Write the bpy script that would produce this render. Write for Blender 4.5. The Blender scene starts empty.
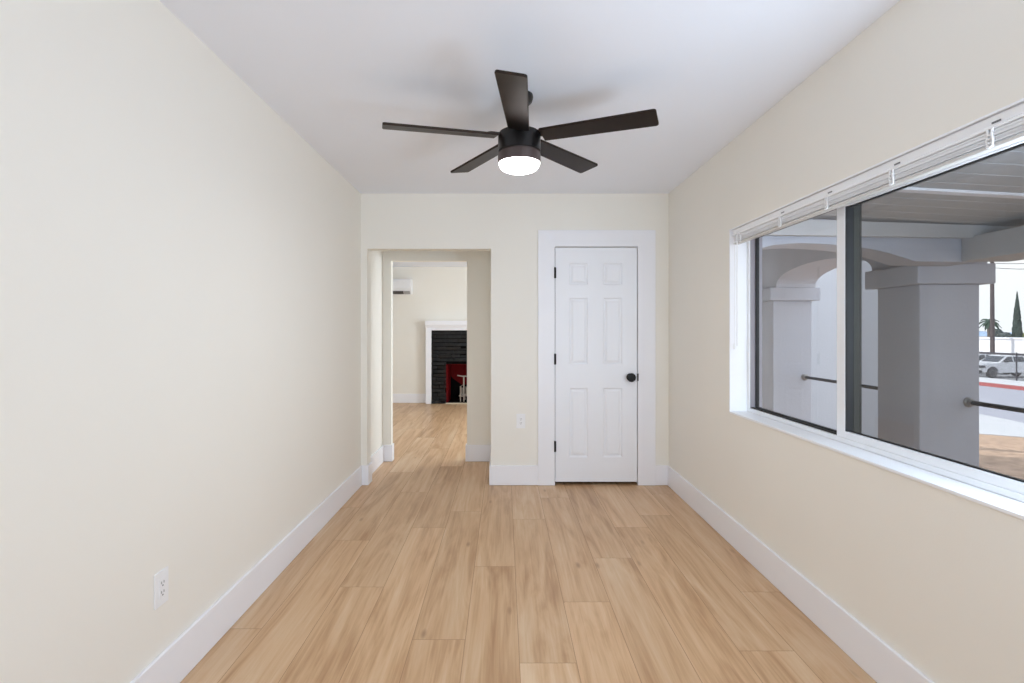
import bpy, bmesh, math, random
from mathutils import Vector, Matrix
random.seed(7)
C = bpy.context.scene.collection
SC = bpy.context.scene

# ------------------------------------------------------------------ camera
F = 530.0
cam_d = bpy.data.cameras.new('camera')
cam_d.sensor_width = 36.0
cam_d.lens = F / 1024 * 36.0
cam_d.shift_x = 8.0 / 1024
cam_d.shift_y = -10.5 / 1024
cam_d.clip_start = 0.05
cam_d.clip_end = 2000
cam = bpy.data.objects.new('camera', cam_d)
C.objects.link(cam)
CZ = 1.328
cam.location = (0, 0, CZ)
cam.rotation_euler = (math.radians(90), 0, 0)
SC.camera = cam

# ------------------------------------------------------------------ light
SC.view_settings.view_transform = 'Standard'
SC.view_settings.look = 'None'
SC.view_settings.gamma = 1.0
SC.view_settings.use_curve_mapping = False
SC.view_settings.exposure = 0.0
SC.cycles.use_denoising = True
SC.cycles.max_bounces = 12
SC.cycles.diffuse_bounces = 8
SC.cycles.transparent_max_bounces = 16
SC.cycles.sample_clamp_indirect = 6.0

w = bpy.data.worlds.new('sky')
SC.world = w
w.use_nodes = True
nt = w.node_tree
nt.nodes.clear()
o = nt.nodes.new('ShaderNodeOutputWorld')
bg = nt.nodes.new('ShaderNodeBackground')
tc = nt.nodes.new('ShaderNodeTexCoord')
sp = nt.nodes.new('ShaderNodeSeparateXYZ')
cr = nt.nodes.new('ShaderNodeValToRGB')
cr.color_ramp.elements[0].position = 0.0
cr.color_ramp.elements[0].color = (0.92, 0.96, 1.0, 1)
cr.color_ramp.elements[1].position = 0.16
cr.color_ramp.elements[1].color = (1.0, 1.0, 1.0, 1)
e = cr.color_ramp.elements.new(0.9)
e.color = (0.70, 0.82, 1.0, 1)
nt.links.new(tc.outputs['Generated'], sp.inputs[0])
nt.links.new(sp.outputs['Z'], cr.inputs[0])
nt.links.new(cr.outputs[0], bg.inputs['Color'])
bg.inputs['Strength'].default_value = 2.1
nt.links.new(bg.outputs[0], o.inputs['Surface'])


def lamp(name, kind, loc, rot, energy, color, **kw):
    d = bpy.data.lights.new(name, kind)
    d.energy = energy
    d.color = color
    for k, v in kw.items():
        setattr(d, k, v)
    ob = bpy.data.objects.new(name, d)
    C.objects.link(ob)
    ob.location = loc
    ob.rotation_euler = [math.radians(a) for a in rot]
    return ob


# afternoon sun from behind the house (from -X), 34 degrees high
lamp('sun', 'SUN', (-5, 0, 8), (0, -56, 0), 5.3, (1.0, 0.97, 0.91), angle=math.radians(1.5))
# added area lamp outside a made-up window in the wall behind the camera
lamp('fill_lamp_near', 'AREA', (0.1, -2.38, 1.4), (122, 0, 0), 36, (0.66, 0.81, 1.0),
     shape='RECTANGLE', size=1.9, size_y=1.4)
# unseen area lamp added to boost daylight through the near half of the big window
lamp('fill_lamp_big_window', 'AREA', (1.70, 1.02, 1.36), (114, 0, 32), 50, (0.68, 0.825, 1.0),
     shape='RECTANGLE', size=0.72, size_y=1.0)
# added area lamp in a made-up side opening of the far room
lamp('fill_lamp_far_room', 'AREA', (1.58, 7.2, 1.40), (0, 90, 0), 76, (0.82, 0.92, 1.0),
     shape='RECTANGLE', size=1.45, size_y=1.9)


# ------------------------------------------------------------------ materials
def lin(c):
    return tuple(((v / 255) / 12.92 if v / 255 <= 0.04045 else ((v / 255 + 0.055) / 1.055) ** 2.4) for v in c)


MATS = {}


def mat(name, rgb, rough=0.6, var=0.05, scale=8.0, bump=0.0, bscale=120.0, metal=0.0, spec=0.5, emit=None):
    if name in MATS:
        return MATS[name]
    m = bpy.data.materials.new(name)
    m.use_nodes = True
    t = m.node_tree
    b = t.nodes['Principled BSDF']
    c = lin(rgb)
    n = t.nodes.new('ShaderNodeTexNoise')
    n.inputs['Scale'].default_value = scale
    n.inputs['Detail'].default_value = 4
    co = t.nodes.new('ShaderNodeTexCoord')
    t.links.new(co.outputs['Object'], n.inputs['Vector'])
    r = t.nodes.new('ShaderNodeValToRGB')
    r.color_ramp.elements[0].position = 0.3
    r.color_ramp.elements[1].position = 0.7
    r.color_ramp.elements[0].color = tuple(v * (1 - var) for v in c) + (1,)
    r.color_ramp.elements[1].color = tuple(min(1, v * (1 + var)) for v in c) + (1,)
    t.links.new(n.outputs['Fac'], r.inputs[0])
    t.links.new(r.outputs[0], b.inputs['Base Color'])
    b.inputs['Roughness'].default_value = rough
    b.inputs['Metallic'].default_value = metal
    b.inputs['Specular IOR Level'].default_value = spec
    if bump:
        n2 = t.nodes.new('ShaderNodeTexNoise')
        n2.inputs['Scale'].default_value = bscale
        n2.inputs['Detail'].default_value = 3
        t.links.new(co.outputs['Object'], n2.inputs['Vector'])
        bp = t.nodes.new('ShaderNodeBump')
        bp.inputs['Strength'].default_value = bump
        bp.inputs['Distance'].default_value = 0.01
        t.links.new(n2.outputs['Fac'], bp.inputs['Height'])
        t.links.new(bp.outputs[0], b.inputs['Normal'])
    if emit:
        b.inputs['Emission Color'].default_value = emit[0] + (1,)
        b.inputs['Emission Strength'].default_value = emit[1]
    MATS[name] = m
    return m


WALL = mat('cream_wall_paint', (238, 235, 227), 0.75, 0.006, 2.0, 0.03, 150)
CEIL = mat('white_ceiling_paint', (238, 242, 250), 0.8, 0.006, 2.0, 0.04, 120)
TRIM = mat('white_trim_paint', (240, 241, 246), 0.4, 0.006, 3.0)
DOORP = mat('white_door_paint', (238, 240, 245), 0.42, 0.006, 3.0, 0.03, 60)
VINYL = mat('white_window_vinyl', (236, 238, 241), 0.35, 0.01)
LINER = mat('white_reveal_paint', (243, 245, 248), 0.45, 0.006)
GREYV = mat('grey_aluminium_track', (150, 146, 152), 0.4, 0.03)
GASKET = mat('black_rubber', (14, 14, 16), 0.5, 0.05)
BRONZE = mat('dark_olive_aluminium', (36, 37, 33), 0.55, 0.03, spec=0.3)
BLACKM = mat('matte_black_metal', (8, 8, 9), 0.45, 0.05, 20, spec=0.3)
BLINDM = mat('white_blind_vinyl', (242, 243, 245), 0.35, 0.02)
BLINDR = mat('blind_bottom_rail_vinyl', (206, 204, 200), 0.4, 0.02)
BLINDG = mat('blind_clip_grey', (110, 112, 114), 0.5, 0.05)
CORDM = mat('white_blind_cord', (235, 235, 235), 0.6, 0.02)
FANM = mat('fan_black_metal', (24, 22, 22), 0.32, 0.06, 30, metal=0.2)
FANB = mat('fan_blade_black', (57, 49, 45), 0.42, 0.06, 14, metal=1.0)
FANR = mat('fan_trim_ring', (78, 66, 64), 0.35, 0.05)
LENS = mat('lamp_diffuser', (250, 248, 240), 0.5, 0.0, emit=((0.96, 0.97, 1.0), 15.0))
PLATE = mat('white_plastic', (240, 241, 243), 0.35, 0.01)
SLOT = mat('dark_slot', (120, 120, 122), 0.6, 0.02)
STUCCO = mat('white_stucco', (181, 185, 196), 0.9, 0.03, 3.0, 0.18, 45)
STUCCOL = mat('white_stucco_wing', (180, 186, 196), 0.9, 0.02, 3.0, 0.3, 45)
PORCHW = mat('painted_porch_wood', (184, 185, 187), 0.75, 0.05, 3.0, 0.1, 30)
RAILM = mat('dark_rail_steel', (38, 36, 38), 0.45, 0.06)
BRACK = mat('grey_bracket_steel', (150, 148, 146), 0.4, 0.08, metal=0.6)
BRICK = mat('black_painted_brick', (15, 15, 17), 0.45, 0.9, 16, 0.8, 30, spec=0.4)
SOOT = mat('sooted_firebrick', (9, 7, 7), 0.9, 0.2, spec=0.1)
RED = mat('red_firebox_paint', (98, 3, 8), 0.7, 0.12, 8, spec=0.15)
HEARTH = mat('pale_hearth_strip', (214, 200, 176), 0.5, 0.05)
IRON = mat('pale_worn_iron', (170, 160, 150), 0.4, 0.15, metal=0.4)
ACM = mat('white_air_conditioner_shell', (236, 237, 240), 0.35, 0.01)
ACD = mat('air_conditioner_louver', (70, 68, 68), 0.5, 0.03)
ACG = mat('air_conditioner_grey_flap', (170, 170, 172), 0.5, 0.03)
GRAVEL = mat('tan_gravel', (196, 165, 140), 0.95, 0.28, 9.0, 0.6, 14)
CONC = mat('pale_concrete', (212, 212, 214), 0.9, 0.05, 1.5)
ASPH = mat('pale_asphalt', (174, 174, 184), 0.9, 0.06, 1.2)
REDCURB = mat('red_curb_paint', (166, 92, 92), 0.7, 0.08)
LOT = mat('parking_lot_paving', (170, 170, 172), 0.9, 0.06, 0.6)
TRUCKW = mat('white_truck_paint', (232, 234, 240), 0.25, 0.01)
TGLASS = mat('dark_truck_glass', (52, 60, 70), 0.1, 0.03)
TBLACK = mat('truck_black_trim', (28, 30, 34), 0.5, 0.06)
TYRE = mat('tyre_rubber', (30, 30, 32), 0.8, 0.08)
RIM = mat('silver_rim', (176, 176, 180), 0.35, 0.05, metal=0.5)
FENCEM = mat('dark_fence_steel', (70, 68, 76), 0.6, 0.08)
POLEW = mat('weathered_pole_wood', (86, 78, 80), 0.9, 0.15, 2.0)
PALMT = mat('palm_trunk_bark', (104, 96, 92), 0.9, 0.2, 2.0)
LEAFG = mat('palm_frond_green', (62, 84, 72), 0.7, 0.25, 1.0)
CYP = mat('cypress_green', (58, 70, 66), 0.9, 0.35, 1.5)
BUSHM = mat('olive_bush_green', (128, 132, 84), 0.9, 0.3, 1.2)
DARKBUSH = mat('dark_bush_green', (76, 84, 84), 0.9, 0.3, 1.0)
BLDG = mat('pale_building_stucco', (238, 238, 242), 0.85, 0.02)
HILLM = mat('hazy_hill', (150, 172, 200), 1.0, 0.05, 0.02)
CLOSET = mat('closet_shade_black', (20, 18, 18), 0.9, 0.05)  # closet's shade put into the wall colour, dark behind the door gap


def glass_mat(name, tint, refl):
    m = bpy.data.materials.new(name)
    m.use_nodes = True
    t = m.node_tree
    t.nodes.clear()
    out = t.nodes.new('ShaderNodeOutputMaterial')
    mix = t.nodes.new('ShaderNodeMixShader')
    tr = t.nodes.new('ShaderNodeBsdfTransparent')
    tr.inputs[0].default_value = tint + (1,)
    gl = t.nodes.new('ShaderNodeBsdfGlossy')
    gl.inputs['Roughness'].default_value = 0.0
    gl.inputs['Color'].default_value = (refl, refl, refl, 1)
    fr = t.nodes.new('ShaderNodeFresnel')
    fr.inputs['IOR'].default_value = 1.45
    ge = t.nodes.new('ShaderNodeNewGeometry')
    ff = t.nodes.new('ShaderNodeMath')          # reflect on the outward faces only
    ff.operation = 'SUBTRACT'
    ff.inputs[0].default_value = 1.0
    t.links.new(ge.outputs['Backfacing'], ff.inputs[1])
    fm = t.nodes.new('ShaderNodeMath')
    fm.operation = 'MULTIPLY'
    t.links.new(fr.outputs[0], fm.inputs[0])
    t.links.new(ff.outputs[0], fm.inputs[1])
    t.links.new(fm.outputs[0], mix.inputs[0])
    t.links.new(tr.outputs[0], mix.inputs[1])
    t.links.new(gl.outputs[0], mix.inputs[2])
    t.links.new(mix.outputs[0], out.inputs[0])
    return m


def mesh_mat(name, rgb, alpha):
    m = bpy.data.materials.new(name)
    m.use_nodes = True
    t = m.node_tree
    t.nodes.clear()
    out = t.nodes.new('ShaderNodeOutputMaterial')
    mix = t.nodes.new('ShaderNodeMixShader')
    tr = t.nodes.new('ShaderNodeBsdfTransparent')
    df = t.nodes.new('ShaderNodeBsdfDiffuse')
    df.inputs[0].default_value = lin(rgb) + (1,)
    mix.inputs[0].default_value = alpha
    t.links.new(tr.outputs[0], mix.inputs[1])
    t.links.new(df.outputs[0], mix.inputs[2])
    t.links.new(mix.outputs[0], out.inputs[0])
    return m


GLASS = glass_mat('window_glass', (0.97, 0.98, 0.98), 0.75)
SCREEN = mesh_mat('insect_screen_mesh', (30, 30, 34), 0.27)
CHAIN = mesh_mat('chain_link_mesh', (120, 120, 126), 0.16)


def floor_mat():
    m = bpy.data.materials.new('light_oak_planks')
    m.use_nodes = True
    t = m.node_tree
    L = t.links.new
    b = t.nodes['Principled BSDF']
    uv = t.nodes.new('ShaderNodeUVMap')
    at = t.nodes.new('ShaderNodeAttribute')
    at.attribute_name = 'plank'
    sx = t.nodes.new('ShaderNodeSeparateXYZ')
    L(uv.outputs[0], sx.inputs[0])
    sc = t.nodes.new('ShaderNodeSeparateColor')
    L(at.outputs['Color'], sc.inputs[0])

    def math_(op, a, bb):
        n = t.nodes.new('ShaderNodeMath')
        n.operation = op
        for i, v in enumerate((a, bb)):
            if isinstance(v, (int, float)):
                n.inputs[i].default_value = v
            else:
                L(v, n.inputs[i])
        return n.outputs[0]

    def noise(us, vs, off, detail, dist=0.0, rough=0.55):
        cb = t.nodes.new('ShaderNodeCombineXYZ')
        L(math_('MULTIPLY', sx.outputs[0], us), cb.inputs[0])
        L(math_('MULTIPLY', sx.outputs[1], vs), cb.inputs[1])
        L(math_('MULTIPLY', sc.outputs[1], off), cb.inputs[2])
        n = t.nodes.new('ShaderNodeTexNoise')
        n.inputs['Scale'].default_value = 1.0
        n.inputs['Detail'].default_value = detail
        n.inputs['Distortion'].default_value = dist
        n.inputs['Roughness'].default_value = rough
        L(cb.outputs[0], n.inputs['Vector'])
        return n.outputs['Fac'], cb.outputs[0]

    g1, _ = noise(42, 1.3, 90, 6, 0.8)       # fine grain
    g2, _ = noise(8.0, 0.8, 70, 4, 1.6)       # broad cathedral bands
    g3, _ = noise(160, 5, 50, 3)             # pores
    s = math_('ADD', math_('MULTIPLY', g1, 0.34), math_('MULTIPLY', g2, 0.66))
    s = math_('ADD', s, math_('MULTIPLY', math_('SUBTRACT', g3, 0.5), 0.12))
    s = math_('ADD', s, math_('MULTIPLY', math_('SUBTRACT', sc.outputs[0], 0.5), 0.10))
    r = t.nodes.new('ShaderNodeValToRGB')
    el = r.color_ramp.elements
    el[0].position = 0.30
    el[0].color = lin((172, 131, 92)) + (1,)
    el[1].position = 0.68
    el[1].color = lin((218, 190, 157)) + (1,)
    e2 = el.new(0.48)
    e2.color = lin((203, 166, 127)) + (1,)
    L(s, r.inputs[0])
    # knots
    _, vec = noise(8.0, 2.6, 30, 1)
    vo = t.nodes.new('ShaderNodeTexVoronoi')
    vo.inputs['Scale'].default_value = 1.0
    vo.inputs['Randomness'].default_value = 1.0
    L(vec, vo.inputs['Vector'])
    kr = t.nodes.new('ShaderNodeValToRGB')
    kr.color_ramp.elements[0].position = 0.03
    kr.color_ramp.elements[0].color = (1, 1, 1, 1)
    kr.color_ramp.elements[1].position = 0.13
    kr.color_ramp.elements[1].color = (0, 0, 0, 1)
    L(vo.outputs['Distance'], kr.inputs[0])
    gate = t.nodes.new('ShaderNodeSeparateColor')
    L(vo.outputs['Color'], gate.inputs[0])
    gt = math_('GREATER_THAN', gate.outputs[0], 0.66)
    kf = math_('MULTIPLY', math_('MULTIPLY', kr.outputs[0], gt), 0.55)
    mx = t.nodes.new('ShaderNodeMix')
    mx.data_type = 'RGBA'
    L(kf, mx.inputs['Factor'])
    L(r.outputs[0], mx.inputs['A'])
    mx.inputs['B'].default_value = lin((120, 82, 52)) + (1,)
    hs = t.nodes.new('ShaderNodeHueSaturation')
    L(mx.outputs['Result'], hs.inputs['Color'])
    L(math_('ADD', 0.955, math_('MULTIPLY', sc.outputs[2], 0.09)), hs.inputs['Value'])
    hs.inputs['Saturation'].default_value = 1.0
    L(hs.outputs[0], b.inputs['Base Color'])
    b.inputs['Roughness'].default_value = 0.38
    b.inputs['Specular IOR Level'].default_value = 0.5
    bp = t.nodes.new('ShaderNodeBump')
    bp.inputs['Strength'].default_value = 0.06
    bp.inputs['Distance'].default_value = 0.004
    L(g1, bp.inputs['Height'])
    L(bp.outputs[0], b.inputs['Normal'])
    return m


OAK = floor_mat()
SEAM = mat('plank_seam', (150, 114, 82), 0.6, 0.05)


# ------------------------------------------------------------------ helpers
def box(bm, x0, x1, y0, y1, z0, z1):
    v = [bm.verts.new(p) for p in ((x0, y0, z0), (x1, y0, z0), (x1, y1, z0), (x0, y1, z0),
                                   (x0, y0, z1), (x1, y0, z1), (x1, y1, z1), (x0, y1, z1))]
    for f in ((0, 3, 2, 1), (4, 5, 6, 7), (0, 1, 5, 4), (1, 2, 6, 5), (2, 3, 7, 6), (3, 0, 4, 7)):
        bm.faces.new([v[i] for i in f])
    return v


def tube(bm, pts, radii, n=12, cap=True):
    pts = [Vector(p) for p in pts]
    if isinstance(radii, (int, float)):
        radii = [radii] * len(pts)
    rings = []
    for i, p in enumerate(pts):
        d = (pts[min(i + 1, len(pts) - 1)] - pts[max(i - 1, 0)]).normalized()
        a = Vector((0, 0, 1)) if abs(d.z) < 0.9 else Vector((1, 0, 0))
        u = d.cross(a).normalized()
        v = d.cross(u).normalized()
        rings.append([bm.verts.new(p + (u * math.cos(2 * math.pi * k / n) + v * math.sin(2 * math.pi * k / n)) * radii[i])
                      for k in range(n)])
    for a, b in zip(rings, rings[1:]):
        for k in range(n):
            bm.faces.new((a[k], a[(k + 1) % n], b[(k + 1) % n], b[k]))
    if cap:
        bm.faces.new(rings[0][::-1])
        bm.faces.new(rings[-1])


def lathe(bm, prof, c, n=48, axis='Z'):
    """prof: (r, h) list; revolved round the axis through c."""
    rings = []
    for r, h in prof:
        ring = []
        for k in range(n):
            a = 2 * math.pi * k / n
            x, y = r * math.cos(a), r * math.sin(a)
            p = {'Z': (x, y, h), 'Y': (x, h, y), 'X': (h, x, y)}[axis]
            ring.append(bm.verts.new((c[0] + p[0], c[1] + p[1], c[2] + p[2])))
        rings.append(ring)
    for a, b in zip(rings, rings[1:]):
        for k in range(n):
            bm.faces.new((a[k], a[(k + 1) % n], b[(k + 1) % n], b[k]))
    bm.faces.new(rings[0])
    bm.faces.new(rings[-1])


def prism(bm, poly, a0, a1, plane='XZ'):
    """poly extruded along the third axis from a0 to a1."""
    def P(p, a):
        return {'XZ': (p[0], a, p[1]), 'YZ': (a, p[0], p[1]), 'XY': (p[0], p[1], a)}[plane]
    lo = [bm.verts.new(P(p, a0)) for p in poly]
    hi = [bm.verts.new(P(p, a1)) for p in poly]
    n = len(poly)
    bm.faces.new(lo)
    bm.faces.new(hi[::-1])
    for i in range(n):
        bm.faces.new((lo[i], lo[(i + 1) % n], hi[(i + 1) % n], hi[i]))


def wloc(p):
    v = Vector((0, 0, 0))
    while p is not None:
        v += p.location
        p = p.parent
    return v


def obj(name, bm, m, parent=None, base=None, bevel=0.0, smooth=False, seg=2):
    """bm is in world coordinates; links it as one mesh object."""
    bmesh.ops.recalc_face_normals(bm, faces=bm.faces)
    origin = wloc(parent) if parent is not None else Vector((0, 0, 0))
    b = Vector(base) if base is not None else origin
    bmesh.ops.translate(bm, verts=bm.verts, vec=-b)
    me = bpy.data.meshes.new(name)
    bm.to_mesh(me)
    bm.free()
    ms = m if isinstance(m, (list, tuple)) else [m]
    for k in ms:
        me.materials.append(k)
    if smooth:
        for p in me.polygons:
            p.use_smooth = True
    ob = bpy.data.objects.new(name, me)
    C.objects.link(ob)
    if parent is not None:
        ob.parent = parent
    ob.location = b - origin
    if bevel:
        md = ob.modifiers.new('bevel', 'BEVEL')
        md.width = bevel
        md.segments = seg
        md.limit_method = 'ANGLE'
        md.angle_limit = math.radians(40)
    if smooth:
        try:
            me.set_sharp_from_angle(angle=math.radians(40))
        except Exception:
            pass
    return ob


def new():
    return bmesh.new()


def boxes(*bs):
    bm = new()
    for b in bs:
        box(bm, *b)
    return bm


def struct(name, bm, m, parent=None, **kw):
    ob = obj(name, bm, m, parent, **kw)
    if parent is None:
        ob['kind'] = 'structure'
    return ob


def tag(ob, label, cat, group=None):
    ob['label'] = label
    ob['category'] = cat
    if group:
        ob['group'] = group
    return ob


def thing(name, label, cat, loc, group=None):
    ob = bpy.data.objects.new(name, None)
    ob.empty_display_size = 0.1
    C.objects.link(ob)
    ob.location = loc
    return tag(ob, label, cat, group)


def copy_tree(src, loc=None, parent=None):
    c = src.copy()
    C.objects.link(c)
    if parent is not None:
        c.parent = parent
    if loc is not None:
        c.location = loc
    for ch in [x for x in bpy.data.objects if x.parent == src]:
        copy_tree(ch, None, c)
    return c


# ------------------------------------------------------------------ room shell
XL, XR = -1.235, 1.42          # side walls
YB, H = 4.57, 2.513           # far wall of the room, ceiling
YN = -2.2                     # wall behind the camera
Y2 = 5.40                     # second wall beyond the passage
YF = 9.79                     # far room's back wall
OX0, OX1, OZ = -1.18, -0.112, 2.037     # first opening
PX0, PX1, PZ = -1.150, -0.377, 2.043    # second opening
WY0, WY1, WZ0, WZ1 = 0.62, 3.33, 0.819, 1.965   # window opening
XO = 1.62                     # outer face of the right wall

# floor: individual planks in one mesh
WID, PL = 0.2286, 1.62
joint = {-3: 3.364, -2: 2.75, -1: 3.578, 0: 2.281, 1: 2.99, 2: 2.12, 3: 2.598, 4: 3.10, 5: 3.585, 6: 2.2, 7: 2.697}
bm = new()
uvl = bm.loops.layers.uv.new('UVMap')
col = bm.loops.layers.color.new('plank')


def quad(pts, mi, uvs, c):
    f = bm.faces.new([bm.verts.new(p) for p in pts])
    f.material_index = mi
    for lp, q in zip(f.loops, uvs):
        lp[uvl].uv = q
        lp[col] = c


rf = random.Random(3)
for k in range(-10, 17):
    x0 = -0.395 + WID * k
    x1 = x0 + WID
    j0 = joint.get(k, rf.uniform(2.0, 3.6))
    y = j0 - 3 * PL
    while y < YF + 0.6:
        ya, yb = y, y + PL
        y += PL
        if yb < YN - 0.2:
            continue
        c = (rf.random(), rf.random(), rf.random(), 1)
        e_ = 0.0011
        A, Bq = (x0 + e_, ya + e_), (x1 - e_, yb - e_)
        off = rf.uniform(0, 20)
        inner = [(A[0], A[1]), (Bq[0], A[1]), (Bq[0], Bq[1]), (A[0], Bq[1])]
        outer = [(x0, ya), (x1, ya), (x1, yb), (x0, yb)]
        quad([(p[0], p[1], 0) for p in inner], 0, [(p[0] + off, p[1] + off) for p in inner], c)
        for i in range(4):
            q = [outer[i], outer[(i + 1) % 4], inner[(i + 1) % 4], inner[i]]
            quad([(p[0], p[1], 0) for p in q], 1, [(p[0], p[1]) for p in q], c)
fl = obj('floor', bm, [OAK, SEAM])
fl['kind'] = 'structure'
struct('floor_slab', boxes((-4.0, XO, YN - 0.2, Y2, -0.4, -0.004), (-4.0, XO, Y2, YF + 0.8, -0.4, -0.004)), CONC)

struct('ceiling', boxes((XL - 0.2, XO, YN - 0.2, Y2 + 0.08, H, H + 0.2)), CEIL)
struct('ceiling_far_room', boxes((-4.0, XO, Y2 + 0.08, YF + 0.8, H, H + 0.2)), CEIL)
struct('wall_left', boxes((XL - 0.2, XL, YN - 0.2, Y2, 0, H)), WALL)
struct('wall_near', boxes((XL, -0.9, YN - 0.2, YN, 0, H), (1.1, XR, YN - 0.2, YN, 0, H),
                          (-0.9, 1.1, YN - 0.2, YN, 0, 0.65), (-0.9, 1.1, YN - 0.2, YN, 2.15, H)), WALL)  # opening added so the rear fill lamp can shine in
# right wall: the big window, and an opening added behind the camera to let light in
struct('wall_right', boxes((XR, XO, WY1, Y2, 0, H), (XR, XO, WY0, WY1, 0, WZ0), (XR, XO, WY0, WY1, WZ1, H),
                           (XR, XO, -0.2, WY0, 0, H), (XR, XO, -2.0, -0.2, 0, 0.75), (XR, XO, -2.0, -0.2, 2.15, H),
                           (XR, XO, YN - 0.2, -2.0, 0, H)), WALL)
# wall at the end of the room: stub, header over the opening, pier, closet door opening
DX0, DX1, DZ = 0.440, 1.147, 2.050
struct('wall_back', boxes((XL, OX0, YB, YB + 0.12, 0, H), (OX0, OX1, YB, YB + 0.12, OZ, H),
                          (OX1, DX0 - 0.012, YB, YB + 0.12, 0, H), (DX0 - 0.012, DX1 + 0.012, YB, YB + 0.12, DZ + 0.01, H),
                          (DX1 + 0.012, XR, YB, YB + 0.12, 0, H)), WALL)
struct('wall_passage', boxes((OX1, OX1 + 0.10, YB + 0.12, Y2, 0, H)), WALL)
struct('wall_closet', boxes((OX1 + 0.10, XR, Y2 - 0.06, Y2, 0, H)), CLOSET)
struct('wall_middle', boxes((-4.0, PX0, Y2, Y2 + 0.08, 0, H), (PX0, PX1, Y2, Y2 + 0.08, PZ, H),
                            (PX1, XO, Y2, Y2 + 0.08, 0, H)), WALL)
struct('wall_far_left', boxes((-4.0, -3.8, Y2 + 0.08, YF + 0.12, 0, H)), WALL)
struct('wall_far_right', boxes((XR, XO, Y2 + 0.08, 6.2, 0, H), (XR, XO, 8.2, YF + 0.12, 0, H),
                               (XR, XO, 6.2, 8.2, 0, 0.65), (XR, XO, 6.2, 8.2, 2.15, H)), WALL)  # opening added to hold the far room's fill lamp
FBX0, FBX1, FBZ = -1.06, -0.16, 0.72         # firebox opening
struct('wall_far', boxes((-3.8, FBX0, YF, YF + 0.12, 0, H), (FBX1, XR, YF, YF + 0.12, 0, H),
                         (FBX0, FBX1, YF, YF + 0.12, FBZ, H)), WALL)

# baseboards
BH, BT = 0.170, 0.015


def baseboard(name, *bs):
    struct(name, boxes(*bs), TRIM, bevel=0.004)


baseboard('baseboard_left', (XL, XL + BT, YN, YB - BT, 0.001, BH), )
baseboard('baseboard_right', (XR - BT, XR, YN, YB - BT, 0.001, BH))
baseboard('baseboard_back', (XL, OX0 + BT, YB - BT, YB, 0.001, BH), (OX0, OX0 + BT, YB, YB + 0.12, 0.001, BH),
          (OX1 - BT, 0.293, YB - BT, YB, 0.001, BH), (OX1 - BT, OX1, YB, YB + 0.12, 0.001, BH),
          (1.302, XR, YB - BT, YB, 0.001, BH))
baseboard('baseboard_passage', (XL, XL + BT, YB + 0.12, Y2 - BT, 0.001, BH), (OX1 - BT, OX1, YB + 0.12, Y2 - BT, 0.001, BH))
baseboard('baseboard_middle', (XL, PX0 + BT, Y2 - BT, Y2, 0.001, BH), (PX0, PX0 + BT, Y2, Y2 + 0.08, 0.001, BH),
          (PX1 - BT, OX1, Y2 - BT, Y2, 0.001, BH), (PX1 - BT, PX1, Y2, Y2 + 0.08, 0.001, BH))
baseboard('baseboard_far', (-3.8, -1.427, YF - BT, YF, 0.001, BH), (0.207, XR, YF - BT, YF, 0.001, BH))

# ------------------------------------------------------------------ closet door
CX0, CX1, CZT = 0.293, 1.302, 2.194
bm = new()
prism(bm, [(CX0, 0.001), (CX0, CZT), (CX1, CZT), (CX1, 0.001), (DX1 + 0.003, 0.001), (DX1 + 0.003, DZ + 0.003),
           (DX0 - 0.003, DZ + 0.003), (DX0 - 0.003, 0.001)], YB - 0.018, YB - 0.0005, 'XZ')
tr = struct('trim_1', bm, TRIM, bevel=0.002)
bm = new()
# leaf: front skin with six raised-and-fielded panels
LB, LT = 0.031, DZ - 0.003
LX0, LX1 = DX0 + 0.002, DX1 - 0.002
yf = YB - 0.008
xs = [(0.562, 0.722), (0.855, 1.018)]
zs = [(0.241, 0.837), (1.040, 1.612), (1.724, 1.914)]
gx = sorted({LX0, LX1, *[v for p in xs for v in p]})
gz = sorted({LB, LT, *[v for p in zs for v in p]})


def q4(p):
    bm.faces.new([bm.verts.new(v) for v in p])


for i in range(len(gx) - 1):
    for j in range(len(gz) - 1):
        a, b_, c_, d_ = gx[i], gx[i + 1], gz[j], gz[j + 1]
        if (a, b_) in xs and (c_, d_) in zs:
            steps = [(0, 0), (0.010, 0.009), (0.018, 0.009), (0.034, 0.002)]
            rings = [[(a + s, yf + t, c_ + s), (b_ - s, yf + t, c_ + s), (b_ - s, yf + t, d_ - s), (a + s, yf + t, d_ - s)]
                     for s, t in steps]
            for r0, r1 in zip(rings, rings[1:]):
                for k in range(4):
                    q4((r0[k], r0[(k + 1) % 4], r1[(k + 1) % 4], r1[k]))
            q4(rings[-1])
        else:
            q4(((a, yf, c_), (b_, yf, c_), (b_, yf, d_), (a, yf, d_)))
yb_ = yf + 0.035
q4(((LX0, yf, LB), (LX0, yf, LT), (LX0, yb_, LT), (LX0, yb_, LB)))
q4(((LX1, yf, LB), (LX1, yf, LT), (LX1, yb_, LT), (LX1, yb_, LB)))
q4(((LX0, yf, LT), (LX1, yf, LT), (LX1, yb_, LT), (LX0, yb_, LT)))
q4(((LX0, yf, LB), (LX1, yf, LB), (LX1, yb_, LB), (LX0, yb_, LB)))
q4(((LX0, yb_, LB), (LX1, yb_, LB), (LX1, yb_, LT), (LX0, yb_, LT)))
bmesh.ops.remove_doubles(bm, verts=bm.verts, dist=1e-5)
door = struct('door_1', bm, DOORP)
for z in (1.828, 1.087, 0.337):
    bm = new()
    tube(bm, [(DX0 - 0.002, YB - 0.022, z - 0.047), (DX0 - 0.002, YB - 0.022, z + 0.047)], 0.0065, 12)
    box(bm, DX0 - 0.010, DX0 + 0.008, YB - 0.0205, YB - 0.0185, z - 0.045, z + 0.045)
    obj('hinge', bm, BLACKM, door)
bm = new()
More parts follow.
